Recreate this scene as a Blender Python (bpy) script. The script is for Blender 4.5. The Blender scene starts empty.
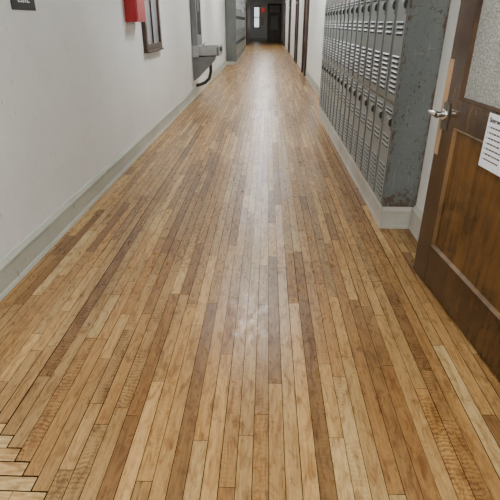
import bpy, bmesh, math, random
from mathutils import Vector, Matrix
random.seed(11)
C = bpy.context.scene.collection
# ------------------------------------------------------------------ camera
H = 1.5; F = 461.0; PITCH = math.atan(228/F); YAW = 0.035; ROLL = 0.0
cd = bpy.data.cameras.new('camera'); cam = bpy.data.objects.new('camera', cd); C.objects.link(cam)
cd.sensor_width = 36; cd.lens = 36*F/500
cam.rotation_mode = 'QUATERNION'
M = Matrix.Rotation(YAW,4,'Z') @ Matrix.Rotation(math.pi/2-PITCH,4,'X') @ Matrix.Rotation(ROLL,4,'Z')
cam.rotation_quaternion = M.to_quaternion(); cam.location = (0,0,H)
bpy.context.scene.camera = cam
# ------------------------------------------------------------------ node helpers
def mat(name):
    m = bpy.data.materials.new(name); m.use_nodes = True
    nt = m.node_tree; b = nt.nodes['Principled BSDF']
    return m, nt, b
def N(nt, t, **kw):
    n = nt.nodes.new(t)
    for k, v in kw.items():
        if k in n.inputs: n.inputs[k].default_value = v
        else: setattr(n, k, v)
    return n
def coords(nt, scale=(1,1,1), kind='Object', loc=(0,0,0), rot=(0,0,0)):
    tc = nt.nodes.new('ShaderNodeTexCoord'); mp = nt.nodes.new('ShaderNodeMapping')
    mp.inputs['Scale'].default_value = scale; mp.inputs['Location'].default_value = loc; mp.inputs['Rotation'].default_value = rot
    nt.links.new(tc.outputs[kind], mp.inputs[0]); return mp.outputs[0]
def noise(nt, vec, scale=5, detail=4, rough=.6, dist=0):
    n = N(nt, 'ShaderNodeTexNoise'); n.inputs['Scale'].default_value = scale; n.inputs['Detail'].default_value = detail
    n.inputs['Roughness'].default_value = rough; n.inputs['Distortion'].default_value = dist
    nt.links.new(vec, n.inputs['Vector']); return n.outputs['Fac']
def ramp(nt, fac, stops):
    r = nt.nodes.new('ShaderNodeValToRGB'); e = r.color_ramp.elements
    while len(e) < len(stops): e.new(.5)
    for i, (p, c) in enumerate(stops):
        e[i].position = p; e[i].color = (c if len(c) == 4 else tuple(c)+(1,))
    nt.links.new(fac, r.inputs[0]); return r.outputs[0]
def mix(nt, fac, a, b, mode='MIX'):
    n = nt.nodes.new('ShaderNodeMix'); n.data_type = 'RGBA'; n.blend_type = mode
    for s, v in ((0, fac), (6, a), (7, b)):
        if hasattr(v, 'is_linked'): nt.links.new(v, n.inputs[s])
        elif s == 0: n.inputs[0].default_value = v
        else: n.inputs[s].default_value = tuple(v)+(1,) if len(v) == 3 else v
    return n.outputs[2]
def bump(nt, b, h, strength=.2, dist=.01):
    n = nt.nodes.new('ShaderNodeBump'); n.inputs['Strength'].default_value = strength; n.inputs['Distance'].default_value = dist
    nt.links.new(h, n.inputs['Height']); nt.links.new(n.outputs[0], b.inputs['Normal'])
def simple(name, col, rough=.5, metal=0, var=.12, sc=8, emit=None, es=0):
    m, nt, b = mat(name)
    v = coords(nt); f = noise(nt, v, sc, 5)
    lo = tuple(c*(1-var) for c in col); hi = tuple(min(1, c*(1+var)) for c in col)
    nt.links.new(ramp(nt, f, [(.3, lo), (.7, hi)]), b.inputs['Base Color'])
    b.inputs['Roughness'].default_value = rough; b.inputs['Metallic'].default_value = metal
    if emit: b.inputs['Emission Color'].default_value = tuple(emit)+(1,); b.inputs['Emission Strength'].default_value = es
    return m
# --- wood floor
def floor_mat():
    m, nt, b = mat('strip_floor_wood')
    at = nt.nodes.new('ShaderNodeAttribute'); at.attribute_name = 'tint'
    sep = nt.nodes.new('ShaderNodeSeparateColor'); nt.links.new(at.outputs['Color'], sep.inputs[0])
    fine = noise(nt, coords(nt, (4.0, 100, 1), 'UV'), 1, 6, .65, .4)
    blot = noise(nt, coords(nt, (3.6, 20, 1), 'UV'), 1, 5, .65, 1.8)
    cloud = noise(nt, coords(nt, (11, 28, 1), 'UV', (3,5,0)), 1, 4, .6, .8)
    big = noise(nt, coords(nt, (1.5, .7, 1), 'Object'), 1.3, 4, .6)
    base = ramp(nt, sep.outputs[0], [(0, (.205,.106,.037)), (.25, (.312,.178,.065)), (.6, (.425,.262,.103)), (1, (.570,.390,.175))])
    hue = mix(nt, sep.outputs[1], (1.05,.960,.82), (.96,1.02,1.06))
    c = mix(nt, 1.0, base, hue, 'MULTIPLY')
    c = mix(nt, 1.0, c, ramp(nt, blot, [(.30, (.53,.44,.34)), (.40, (.83,.77,.70)), (.50, (1,1,1)), (.72, (1.16,1.14,1.10))]), 'MULTIPLY')
    c = mix(nt, 1.0, c, ramp(nt, cloud, [(.34, (.64,.56,.46)), (.50, (1,1,1))]), 'MULTIPLY')
    c = mix(nt, 1.0, c, ramp(nt, fine, [(.32, (.70,.63,.54)), (.52, (1,1,1))]), 'MULTIPLY')
    c = mix(nt, 1.0, c, ramp(nt, big, [(.3, (.83,.78,.72)), (.7, (1.13,1.14,1.15))]), 'MULTIPLY')
    wv = nt.nodes.new('ShaderNodeTexWave'); wv.inputs['Scale'].default_value = 15; wv.inputs['Distortion'].default_value = 11
    wv.inputs['Detail'].default_value = 4; wv.inputs['Detail Scale'].default_value = 1.0; wv.inputs['Detail Roughness'].default_value = .7
    nt.links.new(coords(nt, (1, 1.2, 1), 'UV'), wv.inputs['Vector'])
    curl = ramp(nt, wv.outputs['Fac'], [(.1, (.38,.29,.19)), (.6, (1,1,1))])
    msk = ramp(nt, noise(nt, coords(nt, (3, 12, 1), 'UV', (9,1,0)), 1, 3, .5), [(.40, (0,0,0)), (.55, (1,1,1))])
    fc = mix(nt, 1.0, msk, sep.outputs[2], 'MULTIPLY')
    c = mix(nt, fc, c, mix(nt, 1.0, c, curl, 'MULTIPLY'))
    nt.links.new(c, b.inputs['Base Color'])
    rr = nt.nodes.new('ShaderNodeMapRange'); nt.links.new(cloud, rr.inputs[0]); rr.inputs[1].default_value = .3; rr.inputs[2].default_value = .7
    rr.inputs[3].default_value = .42; rr.inputs[4].default_value = .24
    nt.links.new(rr.outputs[0], b.inputs['Roughness'])
    b.inputs['Specular IOR Level'].default_value = .44
    bump(nt, b, fine, .14, .002)
    return m
FLOOR = floor_mat()
SEAM = simple('dark_seam', (.014,.008,.004), 1.0); SEAM.node_tree.nodes['Principled BSDF'].inputs['Specular IOR Level'].default_value = 0
def wall_mat(name, col, dark):
    m, nt, b = mat(name)
    f = noise(nt, coords(nt), 1.1, 6, .6); g = noise(nt, coords(nt), 9, 4, .6)
    c = ramp(nt, f, [(.3, dark), (.65, col)])
    c = mix(nt, 1.0, c, ramp(nt, g, [(.25, (.95,.95,.95)), (.5, (1,1,1))]), 'MULTIPLY')
    sp = noise(nt, coords(nt, (1,1,.35)), 30, 2, .5)
    c = mix(nt, 1.0, c, ramp(nt, sp, [(.24, (.66,.63,.58)), (.29, (1,1,1))]), 'MULTIPLY')
    nt.links.new(c, b.inputs['Base Color']); b.inputs['Roughness'].default_value = .42
    bump(nt, b, g, .45, .012); return m
WALL = wall_mat('painted_plaster', (.855,.870,.845), (.775,.79,.765))
CEIL = simple('ceiling_paint', (.66,.68,.67), .8, var=.04)
BASE = wall_mat('baseboard_paint', (.56,.58,.50), (.43,.45,.38))
PLINTH = wall_mat('plinth_paint', (.56,.55,.48), (.36,.35,.30))
def locker_mat(name, worn):
    m, nt, b = mat(name)
    f = noise(nt, coords(nt, (1,1,.5)), 3.0, 4, .5)
    c = ramp(nt, f, [(.3, (.132,.150,.146)), (.7, (.184,.204,.197))])
    if worn:
        msk = ramp(nt, noise(nt, coords(nt, (1.4,1.4,.8), loc=(0,0,3)), 4.5, 3, .5), [(.46,(0,0,0)),(.60,(1,1,1))])
        ch = noise(nt, coords(nt, (1,1,.8)), 50, 5, .65, .6)
        chip = mix(nt, 1.0, ramp(nt, ch, [(.58, (0,0,0)), (.60, (1,1,1))]), msk, 'MULTIPLY')
        c = mix(nt, chip, c, (.055,.034,.022))
        for k, (sc, rot, th, col) in enumerate((((90,90,3.2),(0,.30,0),.65,(.30,.32,.30)), ((5,5,100),(0,.35,0),.65,(.30,.32,.29)), ((5,5,90),(0,-.6,0),.65,(.09,.055,.034)))):
            s = noise(nt, coords(nt, sc, rot=rot, loc=(k,k,k)), 1, 3, .6, .2)
            c = mix(nt, ramp(nt, s, [(th, (0,0,0)), (th+.03, (.7,.7,.7))]), c, col)
        tc = nt.nodes.new('ShaderNodeTexCoord'); sx = nt.nodes.new('ShaderNodeSeparateXYZ'); nt.links.new(tc.outputs['Object'], sx.inputs[0])
        def mr(out, a, b_, c0, c1):
            q = nt.nodes.new('ShaderNodeMapRange'); nt.links.new(out, q.inputs[0])
            for i_, v_ in enumerate((a, b_, c0, c1)): q.inputs[i_+1].default_value = v_
            return q.outputs[0]
        def mth(op, a, b_):
            q = nt.nodes.new('ShaderNodeMath'); q.operation = op
            for i_, v_ in enumerate((a, b_)):
                if hasattr(v_, 'is_linked'): nt.links.new(v_, q.inputs[i_])
                else: q.inputs[i_].default_value = v_
            return q.outputs[0]
        edge = mth('MAXIMUM', mth('MAXIMUM', mr(sx.outputs[0], .0, .035, 1, 0), mr(sx.outputs[0], .262, .225, 1, 0)), mr(sx.outputs[2], .20, .42, 1, 0))
        nn = noise(nt, coords(nt, (1,1,.7), loc=(1,5,2)), 26, 6, .7, .5)
        fac = mth('ADD', nn, mth('MULTIPLY', edge, .15))
        c = mix(nt, ramp(nt, fac, [(.60, (0,0,0)), (.68, (.85,.85,.85))]), c, (.095,.055,.030))
    nt.links.new(c, b.inputs['Base Color']); b.inputs['Roughness'].default_value = .33
    b.inputs['Metallic'].default_value = .1
    bump(nt, b, f, .15, .004); return m
LOCK = locker_mat('grey_enamel', False); LOCKW = locker_mat('scratched_grey_enamel', True)
BLACK = simple('black_metal', (.008,.008,.009), .5, .2)
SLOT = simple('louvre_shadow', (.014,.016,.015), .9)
LATCH = simple('worn_latch_metal', (.065,.067,.066), .35, .6, .3, 20)
CHROME = simple('brushed_chrome', (.62,.62,.62), .22, 1, .08, 30)
BRASSD = simple('dark_lock_plate', (.16,.145,.12), .35, .8, .2, 25)
STEEL = simple('stainless_steel', (.36,.37,.38), .38, .6, .15, 12)
GREYP = simple('grey_panel', (.17,.18,.18), .45, .2)
DGREY = simple('dark_grey_metal', (.060,.058,.056), .45, .3)
RED = simple('red_enamel', (.42,.004,.012), .35, 0, .08)
PLATE = simple('aluminium_plate', (.42,.43,.42), .35, .6)
PAPER = simple('white_paper', (.86,.87,.90), .7, 0, .02)
INK = simple('black_ink', (.008,.008,.008), .8)
def wood_mat(name, a, c2, rough=.3, axis=(14,14,1.0)):
    m, nt, b = mat(name)
    f = noise(nt, coords(nt, axis), 1.8, 5, .55, .7); g = noise(nt, coords(nt), 3.3, 6, .7, .8)
    c = ramp(nt, f, [(.28, a), (.72, c2)])
    c = mix(nt, 1.0, c, ramp(nt, g, [(.3, (.46,.41,.35)), (.5, (1,1,1)), (.68, (1.35,1.28,1.18))]), 'MULTIPLY')
    nt.links.new(c, b.inputs['Base Color']); b.inputs['Roughness'].default_value = rough
    bump(nt, b, f, .06, .002); return m
DOORW = wood_mat('dark_varnished_stile', (.037,.017,.006), (.082,.040,.014), .18)
PANELW = wood_mat('brown_varnished_panel', (.072,.032,.008), (.165,.078,.020), .16)
MOULDW = wood_mat('light_moulding_wood', (.10,.052,.018), (.20,.115,.045), .5)
BEADW = wood_mat('matte_bead_wood', (.04,.02,.008), (.09,.045,.016), .75)
TANW = wood_mat('worn_bare_wood', (.34,.20,.10), (.50,.33,.19), .5)
FRAMEW = wood_mat('dark_frame_wood', (.038,.020,.012), (.075,.040,.024), .4)
MIDW = wood_mat('mid_brown_wood', (.075,.034,.014), (.125,.060,.028), .35)
def glass_mat():
    m, nt, b = mat('stippled_glass')
    v = N(nt, 'ShaderNodeTexVoronoi'); v.inputs['Scale'].default_value = 110
    nt.links.new(coords(nt), v.inputs['Vector'])
    c = ramp(nt, v.outputs['Distance'], [(0, (.17,.18,.165)), (.7, (.46,.47,.43))])
    nt.links.new(c, b.inputs['Base Color']); b.inputs['Roughness'].default_value = .25
    bump(nt, b, v.outputs['Distance'], 1.0, .006); return m
GLASS = glass_mat()
CASEGLASS = simple('case_glass', (.28,.29,.30), .08)
LIT = simple('lamp_diffuser', (.9,.9,.9), .5, emit=(.98,.99,1.0), es=33)
DAYGLASS = simple('daylit_glass', (.6,.62,.65), .3, emit=(.9,.95,1.0), es=1.2)
LITRED = simple('red_sign_face', (.55,.03,.03), .5, emit=(1,.06,.04), es=.3)
POSTER = simple('pale_poster', (.62,.50,.45), .6)
# ------------------------------------------------------------------ mesh helpers
class MB:
    def __init__(s): s.bm = bmesh.new()
    def box(s, x0, x1, y0, y1, z0, z1, mi=0):
        v = [s.bm.verts.new(p) for p in ((x0,y0,z0),(x1,y0,z0),(x1,y1,z0),(x0,y1,z0),(x0,y0,z1),(x1,y0,z1),(x1,y1,z1),(x0,y1,z1))]
        for q in ((3,2,1,0),(4,5,6,7),(0,1,5,4),(1,2,6,5),(2,3,7,6),(3,0,4,7)):
            f = s.bm.faces.new([v[i] for i in q]); f.material_index = mi
    def prism(s, prof, axis, a, b, mi=0):
        def P3(p, t): return {'y':(p[0],t,p[1]), 'x':(t,p[0],p[1]), 'z':(p[0],p[1],t)}[axis]
        A = [s.bm.verts.new(P3(p,a)) for p in prof]; B = [s.bm.verts.new(P3(p,b)) for p in prof]
        n = len(prof)
        for i in range(n):
            f = s.bm.faces.new([A[i],A[(i+1)%n],B[(i+1)%n],B[i]]); f.material_index = mi
        f = s.bm.faces.new(A[::-1]); f.material_index = mi
        f = s.bm.faces.new(B); f.material_index = mi
    def tube(s, pts, r, seg=12, mi=0):
        rings = []
        for i, p in enumerate(pts):
            p = Vector(p)
            d = (Vector(pts[min(i+1,len(pts)-1)]) - Vector(pts[max(i-1,0)])).normalized()
            u = d.orthogonal().normalized() if i == 0 else (rings_u - d*rings_u.dot(d)).normalized()
            rings_u = u; w = d.cross(u)
            rr = r[i] if isinstance(r, (list,tuple)) else r
            rings.append([s.bm.verts.new(p + (u*math.cos(2*math.pi*k/seg)+w*math.sin(2*math.pi*k/seg))*rr) for k in range(seg)])
        for a, b in zip(rings, rings[1:]):
            for k in range(seg):
                f = s.bm.faces.new([a[k],a[(k+1)%seg],b[(k+1)%seg],b[k]]); f.material_index = mi; f.smooth = True
        s.bm.faces.new(rings[0][::-1]).material_index = mi; s.bm.faces.new(rings[-1]).material_index = mi
    def build(s, name, mats, parent=None, bevel=0):
        bmesh.ops.recalc_face_normals(s.bm, faces=s.bm.faces)
        me = bpy.data.meshes.new(name); s.bm.to_mesh(me); s.bm.free()
        for m in (mats if isinstance(mats, (list,tuple)) else [mats]): me.materials.append(m)
        o = bpy.data.objects.new(name, me); C.objects.link(o)
        if parent: o.parent = parent
        if bevel:
            bv = o.modifiers.new('bevel','BEVEL'); bv.width = bevel; bv.segments = 2; bv.limit_method = 'ANGLE'
        return o
def tag(o, label=None, cat=None, group=None, kind=None):
    if label: o['label'] = label
    if cat: o['category'] = cat
    if group: o['group'] = group
    if kind: o['kind'] = kind
    return o
def empty(name, loc, rz=0):
    o = bpy.data.objects.new(name, None); C.objects.link(o); o.location = loc; o.rotation_euler = (0,0,rz); o.empty_display_size = .1; return o
def copy_tree(o, parent=None):
    c = o.copy(); C.objects.link(c); c.parent = parent
    for ch in list(o.children): copy_tree(ch, c)
    return c
def text(name, s, size, m, parent, mw, bold=0):
    cu = bpy.data.curves.new(name, 'FONT'); cu.body = s; cu.size = size; cu.extrude = .0003; cu.offset = bold
    t = bpy.data.objects.new(name+'_tmp', cu); C.objects.link(t); bpy.context.view_layer.update()
    me = bpy.data.meshes.new_from_object(t.evaluated_get(bpy.context.evaluated_depsgraph_get()))
    bpy.data.objects.remove(t); me.materials.clear(); me.materials.append(m)
    o = bpy.data.objects.new(name, me); C.objects.link(o); o.parent = parent; o.matrix_local = mw; return o
# ------------------------------------------------------------------ dimensions
XL, XR, XK = -1.605, 1.195, 0.930
Y0, Y1, ZC = -5.0, 46.0, 3.25
W = .0605; GAP = .0028
# ------------------------------------------------------------------ floor
def build_floor():
    bm = bmesh.new(); uvl = bm.loops.layers.uv.new('UVMap'); cl = bm.loops.layers.float_color.new('tint')
    def plank(x0, x1, y0, y1, alongy=True, pale=0, curly=0, wide=0, e0=0, e1=0, fix=None):
        if x1-x0 < .004 or y1-y0 < .004: return
        g = GAP/2*random.choice((.6,.9,1,1,1.4)); ge = GAP/2*.8
        if alongy: a, b_, c_, d = x0+g, x1-g-wide, y0+ge+e0, y1-ge
        else: a, b_, c_, d = x0+ge, x1-ge-e1, y0+g+.0006, y1-g-.0006
        pts = ((a,c_),(b_,c_),(b_,d),(a,d))
        t = random.uniform(-.0009,.0009); e = random.uniform(-.0003,.0003)
        zz = (-t+e, t+e, t-e, -t-e) if alongy else (-t+e, -t-e, t-e, t+e)
        f = bm.faces.new([bm.verts.new((p[0],p[1],q-.0012)) for p, q in zip(pts, zz)]); f.material_index = 0
        ou, ov = random.uniform(0,60), random.uniform(0,60)
        r = min(.92, max(.04, random.gauss(.52+pale,.25))); hu = random.random(); cu = random.random()+curly
        if fix is not None: r = fix+random.uniform(-.1,.1)
        cu = random.uniform(.6,1) if cu > .92 else (random.uniform(.1,.3) if cu > .72 else 0)
        for lp, p in zip(f.loops, pts):
            u, v = (p[1],p[0]) if alongy else (p[0],p[1])
            lp[uvl].uv = (u+ou, v+ov); lp[cl] = (min(1,max(0,r)),hu,cu,1)
    def run(lo, hi):
        y = lo + random.uniform(-.6,0)
        while y < hi:
            L = random.choice((.35,.5,.6,.75,.9,1.1,1.4,1.8))*random.uniform(.85,1.15)
            a, b = max(y,lo), min(y+L,hi)
            if b-a > .01: yield a, b
            y += L
    ncol = int((2.7-XL)/W)+1
    y00 = 1.850; NM = 20
    for i in range(ncol):
        x0 = XL+i*W; x1 = x0+W
        hi = Y1 if x0 < 1.3 else 4.0
        lo = y00 - i*W if i < NM else Y0
        if x0 >= 1.3: lo = 0.0
        wide = .0024 if (x0 < .82 <= x1 or x0 < -1.12 <= x1) else 0
        pale = -.18 if x0 > .74 else 0
        curly = .30 if .66 < x0 < .80 else 0
        for a, b in run(lo, hi):
            joint = (i < NM and a == lo)
            plank(x0, x1, a, b, True, pale, curly, wide, e0=.0028 if joint else 0, fix=.36 if joint else None)
    j = 0
    while y00 - j*W > Y0:
        t = y00 - j*W; xe = XL + min(j+1,NM)*W
        for a, b in run(XL, xe): plank(a, b, t-W, t, False, e1=.0028 if b == xe else 0, fix=1.0, curly=-1)
        j += 1
    f = bm.faces.new([bm.verts.new(p) for p in ((XL-.1,Y0-.1,-.004),(2.8,Y0-.1,-.004),(2.8,Y1+.1,-.004),(XL-.1,Y1+.1,-.004))]); f.material_index = 1
    me = bpy.data.meshes.new('floor'); bm.to_mesh(me); bm.free(); me.materials.append(FLOOR); me.materials.append(SEAM)
    o = bpy.data.objects.new('floor', me); C.objects.link(o)
    tag(o, 'narrow honey brown hardwood strip floor running down the hallway', 'floor', kind='structure')
build_floor()
# ------------------------------------------------------------------ shell
def struct(name, b, m, label=None, cat=None, bevel=0): return tag(b.build(name, m, None, bevel), label, cat, kind='structure')
b = MB(); b.box(XL-.15, XL, Y0, Y1, -.004, ZC); struct('wall_left', b, WALL)
DY0, DY1, DZ = 1.50, 2.98, 2.2
b = MB(); b.box(XR, XR+.15, Y0, DY0, -.004, ZC); b.box(XR, XR+.15, DY1, Y1, -.004, ZC); b.box(XR, XR+.15, DY0, DY1, DZ, ZC); struct('wall_right', b, WALL)
b = MB(); b.box(XL-.15, 2.85, Y1, Y1+.15, -.004, ZC); struct('wall_end', b, WALL)
b = MB(); b.box(XL-.15, 2.85, Y0-.15, Y0, -.004, ZC); struct('wall_back', b, WALL)
b = MB(); b.box(XL-.15, 2.85, Y0-.15, Y1+.15, ZC, ZC+.1); struct('ceiling', b, CEIL)
b = MB(); b.box(2.7, 2.85, 0, 4, -.004, ZC); b.box(XR+.15, 2.7, -.1, 0, -.004, ZC); b.box(XR+.15, 2.7, 4.0, 4.1, -.004, ZC); struct('wall_classroom', b, WALL)
def prof(h, t): return [(0,0),(t+.010,0),(t+.004,.025),(t,.03),(t,h-.052),(t+.006,h-.046),(t+.006,h-.030),(t-.004,h-.012),(t-.010,h),(0,h)]
b = MB(); b.prism([(XL+x, z) for x, z in prof(.20,.02)], 'y', Y0, 18.9); struct('baseboard_left', b, BASE)
b = MB(); b.prism([(XR-x, z) for x, z in prof(.20,.02)], 'y', 3.10, 3.47); struct('baseboard_right', b, PLINTH)
b = MB(); b.prism([(XR-x, z) for x, z in prof(.20,.02)], 'y', 8.6, 15.1); struct('baseboard_right_far', b, PLINTH)
b = MB(); b.prism([(Y1-x, z) for x, z in prof(.20,.02)], 'x', XL, -.1); struct('baseboard_end', b, BASE)
# ------------------------------------------------------------------ lockers
LW, ZB, TH = .3125, .185, .78
YK = 3.47; ZTOP = 2.05
def make_locker(endmat):
    t = empty('locker', (0,0,0))
    b = MB(); b.box(.016, .263, .001, LW-.001, ZB, ZTOP)
    b.box(0, .016, .001, .010, ZB, ZTOP); b.box(0, .016, LW-.010, LW-.001, ZB, ZTOP)
    for z in (ZB, ZB+TH-.008, ZB+2*TH-.008, ZTOP-.016): b.box(0, .016, .010, LW-.010, z, z+.016)
    b.build('body', endmat, t)
    b = MB(); b.box(-.002, .012, .0155, LW-.0155, ZB+2*TH+.014, ZTOP-.020); b.build('top_panel', LOCK, t)
    for k in range(2):
        z0 = ZB + k*TH + .013; z1 = ZB + (k+1)*TH - .013
        b = MB(); b.box(-.004, .012, .0155, LW-.0155, z0, z1)
        b.box(-.008, -.004, .0155, .022, z0, z1); b.box(-.008, -.004, LW-.022, LW-.0155, z0, z1)
        lv = [z0+.06+.034*q for q in range(8)] + [z1-.035-.026*q for q in range(2)] + [z1-.235-.034*q for q in range(3)]
        for z in lv:
            b.prism([(-.004,z+.007),(-.0100,z-.001),(-.0100,z-.003),(-.004,z-.002)], 'y', .070, LW-.070)
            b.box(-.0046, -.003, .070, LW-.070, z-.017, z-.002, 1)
        d = b.build('door', [LOCK, SLOT], t)
        hz = z1-.12
        b = MB(); b.box(-.0065, -.003, .037, .073, hz-.062, hz+.062)
        b.prism([(-.006,hz+.034),(-.024,hz+.017),(-.026,hz-.015),(-.015,hz-.031),(-.006,hz-.031)], 'y', .046, .064)
        b.build('handle', LATCH, d, .0015)
        b = MB(); b.box(-.006, -.003, LW/2-.028, LW/2+.028, hz+.01, hz+.028); b.build('number_plate', PLATE, d)
    return t
ords = 'first second third fourth fifth sixth seventh eighth ninth tenth eleventh twelfth thirteenth fourteenth fifteenth sixteenth seventeenth eighteenth nineteenth twentieth'.split()
proto = make_locker(LOCKW)
NK = 16
for i in range(NK):
    o = proto if i == 0 else copy_tree(proto)
    o.location = (XK, YK+i*LW, 0)
    if i == 0: lab = 'grey two-tier locker with the scratched stained end panel beside the wooden door'
    elif i == NK-1: lab = 'last grey two-tier locker at the far end of the right-hand row'
    else: lab = ords[i]+' grey two-tier locker from the scratched end of the right-hand row'
    tag(o, lab, 'locker', 'lockers along the right wall')
YE = YK+NK*LW
b = MB(); b.box(XK+.012, XR, YK+.005, YE-.005, 0, ZB)
b.prism([(XK+.012-x*.6, z) for x, z in prof(ZB-.002,.012)], 'y', YK, YE)
b.prism([(YK+.005-x*.6, z) for x, z in prof(ZB-.002,.012)], 'x', XK+.003, XR-.034); struct('trim_1', b, PLINTH)
# far left lockers
LX = XL+.40
def make_far():
    t = empty('locker', (0,0,0))
    b = MB(); b.box(-.39, -.004, .001, .379, .12, 2.76); b.build('body', LOCK, t)
    for k in range(3):
        z0 = .12+.88*k+.006; z1 = z0+.868
        b = MB(); b.box(-.004, .006, .014, .366, z0+.006, z1-.006)
        for q in range(5):
            z = z0+.08+.04*q
            b.prism([(.006,z+.014),(.014,z),(.006,z-.002)], 'y', .09, .29)
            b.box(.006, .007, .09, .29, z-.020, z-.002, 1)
        d = b.build('door', [LOCK, SLOT], t)
        b = MB(); b.box(.006, .022, .035, .065, z1-.28, z1-.16); b.build('handle', LATCH, d)
    return t
far = make_far(); NF = 20
for i in range(NF):
    o = far if i == 0 else copy_tree(far)
    o.location = (LX, 19.3+.38*i, 0)
    lab = 'tall grey locker nearest the drinking fountain on the left wall' if i == 0 else ords[i]+' tall grey locker past the drinking fountain in the far left row'
    tag(o, lab, 'locker', 'far lockers along the left wall')
b = MB(); b.box(XL, LX-.01, 19.3, 19.3+.38*NF, 0, .12); struct('trim_2', b, PLINTH)
# ------------------------------------------------------------------ near wooden door
LA = Vector((1.003, 2.77, 0)); HB = Vector((1.100, 1.62, 0))
d = (HB-LA); DW = d.length; d.normalize()
ang = math.atan2(d.y, d.x)
door = empty('door_1', LA, ang)
tag(door, 'dark varnished wooden classroom door with stippled glass and chrome lever', 'door', kind='structure')
T = .045; Z0 = .012; ZT = 2.13; ST = .19
b = MB()
b.box(0, ST, 0, T, Z0, ZT); b.box(DW-.14, DW, 0, T, Z0, ZT)
b.box(ST, DW-.14, 0, T, Z0, .27); b.box(ST, DW-.14, 0, T, .985, 1.13); b.box(ST, DW-.14, 0, T, 2.0, ZT)
b.build('door_frame', DOORW, door, .003)
b = MB(); b.box(ST, DW-.14, .016, .030, .27, .985); b.build('wood_panel', PANELW, door)
b = MB(); b.box(ST, DW-.14, .018, .026, 1.13, 2.0); b.build('glass_pane', GLASS, door)
def mould(z0, z1, w=.022):
    m = MB(); x0, x1 = ST, DW-.14
    m.prism([(x0,.002),(x0+.004,-.002),(x0+w,.014),(x0+w,.018),(x0,.018)], 'z', z0, z1)
    m.prism([(x1,.002),(x1-.004,-.002),(x1-w,.014),(x1-w,.018),(x1,.018)], 'z', z0, z1)
    m.prism([(.002,z0),(-.002,z0+.004),(.014,z0+w),(.018,z0+w),(.018,z0)], 'x', x0+w*.4, x1-w*.4)
    m.prism([(.002,z1),(-.002,z1-.004),(.014,z1-w),(.018,z1-w),(.018,z1)], 'x', x0+w*.4, x1-w*.4)
    return m
mould(.27,.985,.016).build('panel_moulding', MOULDW, door); mould(1.13,2.0,.014).build('glazing_bead', BEADW, door)
b = MB(); b.box(-.001, .056, -.002, .004, .80, 1.32); tag(b.build('lock_strip', TANW, door), 'strip of worn bare tan wood at the lock edge')
HZ = 1.035
b = MB(); b.box(.036, .110, -.007, -.001, HZ-.085, HZ+.065); tag(b.build('lock_plate', BRASSD, door, .001), 'dull dark metal lock plate')
b = MB()
b.tube([(.074,-.005,HZ),(.074,-.020,HZ)], [.034,.030], 20)
b.tube([(.074,-.012,HZ),(.074,-.054,HZ)], .016, 14)
b.tube([(.086,-.056,HZ),(.035,-.058,HZ+.002),(-.010,-.056,HZ+.001),(-.062,-.044,HZ-.006)], [.019,.017,.014,.011], 12)
tag(b.build('lever_handle', CHROME, door, .001), 'chrome lever handle')
for z in (.25, 1.05, 1.85):
    b = MB(); b.tube([(DW+.006,-.004,z-.05),(DW+.006,-.004,z+.05)], .007, 10); b.box(DW-.03, DW+.006, -.002, .0, z-.045, z+.045)
    b.build('hinge', DGREY, door)
b = MB()
b.box(XR-.03, XR+.02, DY1, DY1+.11, 0, DZ+.11); b.box(XR-.08, XR+.02, DY0-.06, DY0+.08, 0, DZ+.11); b.box(XR-.03, XR+.02, DY0+.08, DY1, DZ, DZ+.11)
b.box(XR+.02, XR+.15, DY1-.02, DY1, 0, DZ); struct('trim_3', b, DOORW)
# notice on the door
nt_ = empty('notice', (0,0,0), 0)
Mw = Matrix.Translation(LA) @ Matrix.Rotation(ang,4,'Z')
nt_.matrix_world = Mw @ Matrix.Translation((.520,-.0042,.872))
tag(nt_, 'white printed notice taped to the middle of the wooden door', 'notice')
b = MB(); b.box(0,.2159,-.0006,0,0,.250); b.build('paper', PAPER, nt_)
rx = Matrix.Rotation(math.pi/2,4,'X')
text('heading', 'Somewhere', .0285, INK, nt_, Matrix.Translation((.016,-.0012,.211)) @ rx, .0012)
b = MB()
random.seed(3)
z = .184
for k in range(7):
    b.box(.018,.024,-.0012,-.0007,z,z+.006)
    x = .034
    end = random.uniform(.13,.20)
    while x < end:
        w = random.uniform(.010,.026); b.box(x,x+w,-.0012,-.0007,z,z+.007); x += w+.004
    z -= .0245
b.build('printed_lines', INK, nt_)
# ------------------------------------------------------------------ left wall things
t = empty('room_sign', (XL, 3.2, 1.57)); tag(t, 'small black room sign high on the left wall', 'sign')
b = MB(); b.box(0,.006,0,.33,0,.20); b.build('plate', BLACK, t, .002)
b = MB()
for y0, y1, z0, z1 in ((.09,.10,.045,.085),(.10,.125,.045,.052),(.10,.125,.078,.085),(.135,.145,.045,.085),(.145,.165,.045,.052),(.165,.175,.045,.085),(.19,.20,.045,.085),(.215,.225,.045,.085),(.225,.25,.045,.052)):
    b.box(.006,.0072,y0,y1,z0,z1)
b.build('lettering', PAPER, t)
t = empty('alarm_cabinet', (XL, 5.75, 1.50)); tag(t, 'red metal box mounted on the left wall before the dark framed case', 'box')
b = MB(); b.box(0,.13,0,.42,0,.62); b.build('body', RED, t, .006)
b = MB(); b.box(.13,.138,.025,.395,.03,.59); b.build('cover', RED, t, .003)
b = MB(); b.box(.138,.150,.05,.08,.28,.36); b.build('latch', BLACK, t)
t = empty('display_case', (XL, 6.45, 1.16)); tag(t, 'dark wood framed glass case on the left wall beyond the red box', 'display case')
cw, ch = .95, 1.15
b = MB(); b.box(0,.05,0,.08,0,ch); b.box(0,.05,cw-.08,cw,0,ch); b.box(0,.05,.08,cw-.08,0,.08); b.box(0,.05,.08,cw-.08,ch-.08,ch); b.box(0,.065,-.02,cw+.02,-.025,0)
b.build('frame', FRAMEW, t, .004)
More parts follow.
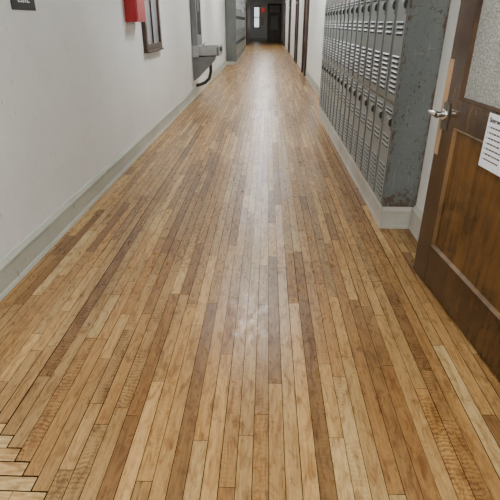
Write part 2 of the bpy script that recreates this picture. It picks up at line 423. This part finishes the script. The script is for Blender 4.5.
b = MB(); b.box(.002,.02,.08,cw-.08,.08,ch-.08); b.build('glass', CASEGLASS, t)
b = MB(); b.box(.018,.04,cw/2-.012,cw/2+.012,.08,ch-.08); b.build('mullion', FRAMEW, t)
# drinking fountain
FY = 10.6
t = empty('drinking_fountain', (XL+.002, FY, 0)); tag(t, 'grey steel wall-mounted drinking fountain with tall back panel', 'drinking fountain')
b = MB(); b.box(.0,.12,.0,.10,1.05,2.0); b.box(.0,.12,.70,.80,1.05,2.0); b.box(.0,.12,.10,.70,1.05,1.25); b.box(.0,.12,.10,.70,1.92,2.0); b.box(0,.03,.10,.70,1.25,1.92); b.build('back_panel', GREYP, t, .008)
b = MB(); b.box(.03,.11,.25,.55,1.70,1.90); b.box(.03,.09,.30,.36,1.50,1.70); b.build('bottle_filler', DGREY, t, .004)
b = MB()
b.box(0,.14,0,.80,.82,1.05); b.box(.14,.56,0,.05,.86,1.03); b.box(.14,.56,.75,.80,.86,1.03); b.box(.52,.58,0,.80,.85,1.04); b.box(.14,.52,.05,.75,.85,.93)
b.build('basin', STEEL, t, .008)
b = MB(); b.prism([(0,.34),(0,.82),(.50,.85),(.47,.76),(.10,.40)], 'y', .04,.20)
b.prism([(0,.62),(0,.82),(.46,.84),(.42,.76),(.24,.66)], 'y', .20,.72)
b.build('lower_housing', GREYP, t, .004)
b = MB(); b.tube([(.22,.2,.93),(.22,.2,1.06),(.25,.2,1.10),(.29,.2,1.09)], .014, 10); b.build('spout', CHROME, t)
b = MB(); b.box(.58,.60,.2,.55,.93,1.01); b.build('push_bar', BLACK, t, .003)
b = MB(); b.tube([(.34,.40,.70),(.34,.40,.50),(.30,.40,.36),(.20,.40,.27),(.10,.40,.23),(.01,.40,.21)], .034, 12); b.build('drain_pipe', DGREY, t)
# ------------------------------------------------------------------ far doors
def fardoor(n, side, y, w=1.05, h=2.15, m=FRAMEW):
    x = XL if side == 'L' else XR; s = 1 if side == 'L' else -1
    t = empty('door_%d' % n, (x, y, 0)); 
    tag(t, kind='structure')
    def bx(b, a, c, *r): b.box(min(s*a,s*c), max(s*a,s*c), *r)
    b = MB(); bx(b,0,.07,-.14,0,0,h+.5); bx(b,0,.07,w,w+.14,0,h+.5); bx(b,0,.07,0,w,h+.4,h+.5); bx(b,0,.07,0,w,h,h+.06); b.build('casing', FRAMEW, t)
    b = MB(); bx(b,0,.02,0,.13,0.01,h); bx(b,0,.02,w-.13,w,0.01,h); bx(b,0,.02,.13,w-.13,.01,.25); bx(b,0,.02,.13,w-.13,.95,1.1); bx(b,0,.02,.13,w-.13,h-.13,h); bx(b,0,.01,.13,w-.13,.25,.95); b.build('leaf', m, t)
    b = MB(); bx(b,0,.008,.13,w-.13,1.1,h-.13); bx(b,0,.008,0,w,h+.06,h+.4); b.build('glass', GLASS, t)
    b = MB(); b.tube([(s*.02,.06,1.0),(s*.07,.06,1.0)], [.012,.025], 10); b.build('knob', CHROME, t)
fardoor(2,'R',15.3); fardoor(3,'R',20.2); fardoor(4,'R',27); fardoor(5,'R',35); fardoor(6,'L',30); fardoor(7,'L',37,m=MIDW)
# end of corridor: brown doorway with transom, bright glazed window beside it
t = empty('door_8', (0, Y1, 0)); tag(t, kind='structure')
b = MB(); b.box(-.06,.12,-.08,0,0,2.95); b.box(1.02,1.19,-.08,0,0,2.95); b.box(.12,1.02,-.08,0,2.80,2.95); b.box(.12,1.02,-.08,0,2.15,2.27); b.build('casing', FRAMEW, t)
b = MB(); b.box(.12,.25,-.05,0,0.01,2.15); b.box(.89,1.02,-.05,0,0.01,2.15); b.box(.25,.89,-.05,0,.01,.9); b.box(.25,.89,-.05,0,2.0,2.15); b.build('leaf', MIDW, t)
b = MB(); b.box(.25,.89,-.03,0,.9,2.0); b.box(.12,1.02,-.03,0,2.27,2.80); b.build('glass', GLASS, t)
t = empty('window_1', (-1.30, Y1, 0)); tag(t, kind='structure')
b = MB(); b.box(0,.07,-.06,0,1.0,2.75); b.box(.50,.57,-.06,0,1.0,2.75); b.box(.07,.50,-.06,0,1.0,1.08); b.box(.07,.50,-.06,0,2.67,2.75); b.box(.07,.50,-.06,0,1.85,1.91); b.build('window_frame', FRAMEW, t)
b = MB(); b.box(.07,.50,-.03,0,1.08,2.67); b.build('window_pane', DAYGLASS, t)
b = MB(); b.box(-.58,-.34,Y1-.10,Y1-.02,2.30,2.58); tag(b.build('red_sign', LITRED), 'small red sign on the far end wall beside the brown doorway', 'sign')
for (x0,x1,z0,z1,m,lab) in ((-.62,-.40,1.25,1.85,POSTER,'pale pinkish poster on the far end wall under the red sign'),(-.30,-.12,1.3,1.75,PAPER,'small white notice beside the brown end doorway')):
    b = MB(); b.box(x0,x1,Y1-.02,Y1,z0,z1); tag(b.build('poster', m), lab, 'poster')
# ------------------------------------------------------------------ ceiling lights
for i, y in enumerate([-3,0.9,6.8,11.6,16.0,20.4,24.8,29.2,34]):
    t = empty('ceiling_light', (-.2, y, ZC))
    tag(t, 'white fluorescent ceiling light, number %s along the hallway ceiling' % ords[i], 'ceiling light', 'fluorescent lights down the ceiling')
    b = MB(); b.prism([(-.38,0),(-.35,-.05),(.35,-.05),(.38,0)], 'y', -.60,.60); b.build('housing', PLATE, t)
    b = MB(); b.prism([(-.34,-.05),(-.30,-.075),(.30,-.075),(.34,-.05)], 'y', -.56,.56); b.build('diffuser', LIT, t)
w = bpy.data.worlds.new('world'); bpy.context.scene.world = w; w.use_nodes = True
w.node_tree.nodes['Background'].inputs[0].default_value = (.6,.62,.65,1); w.node_tree.nodes['Background'].inputs[1].default_value = .3
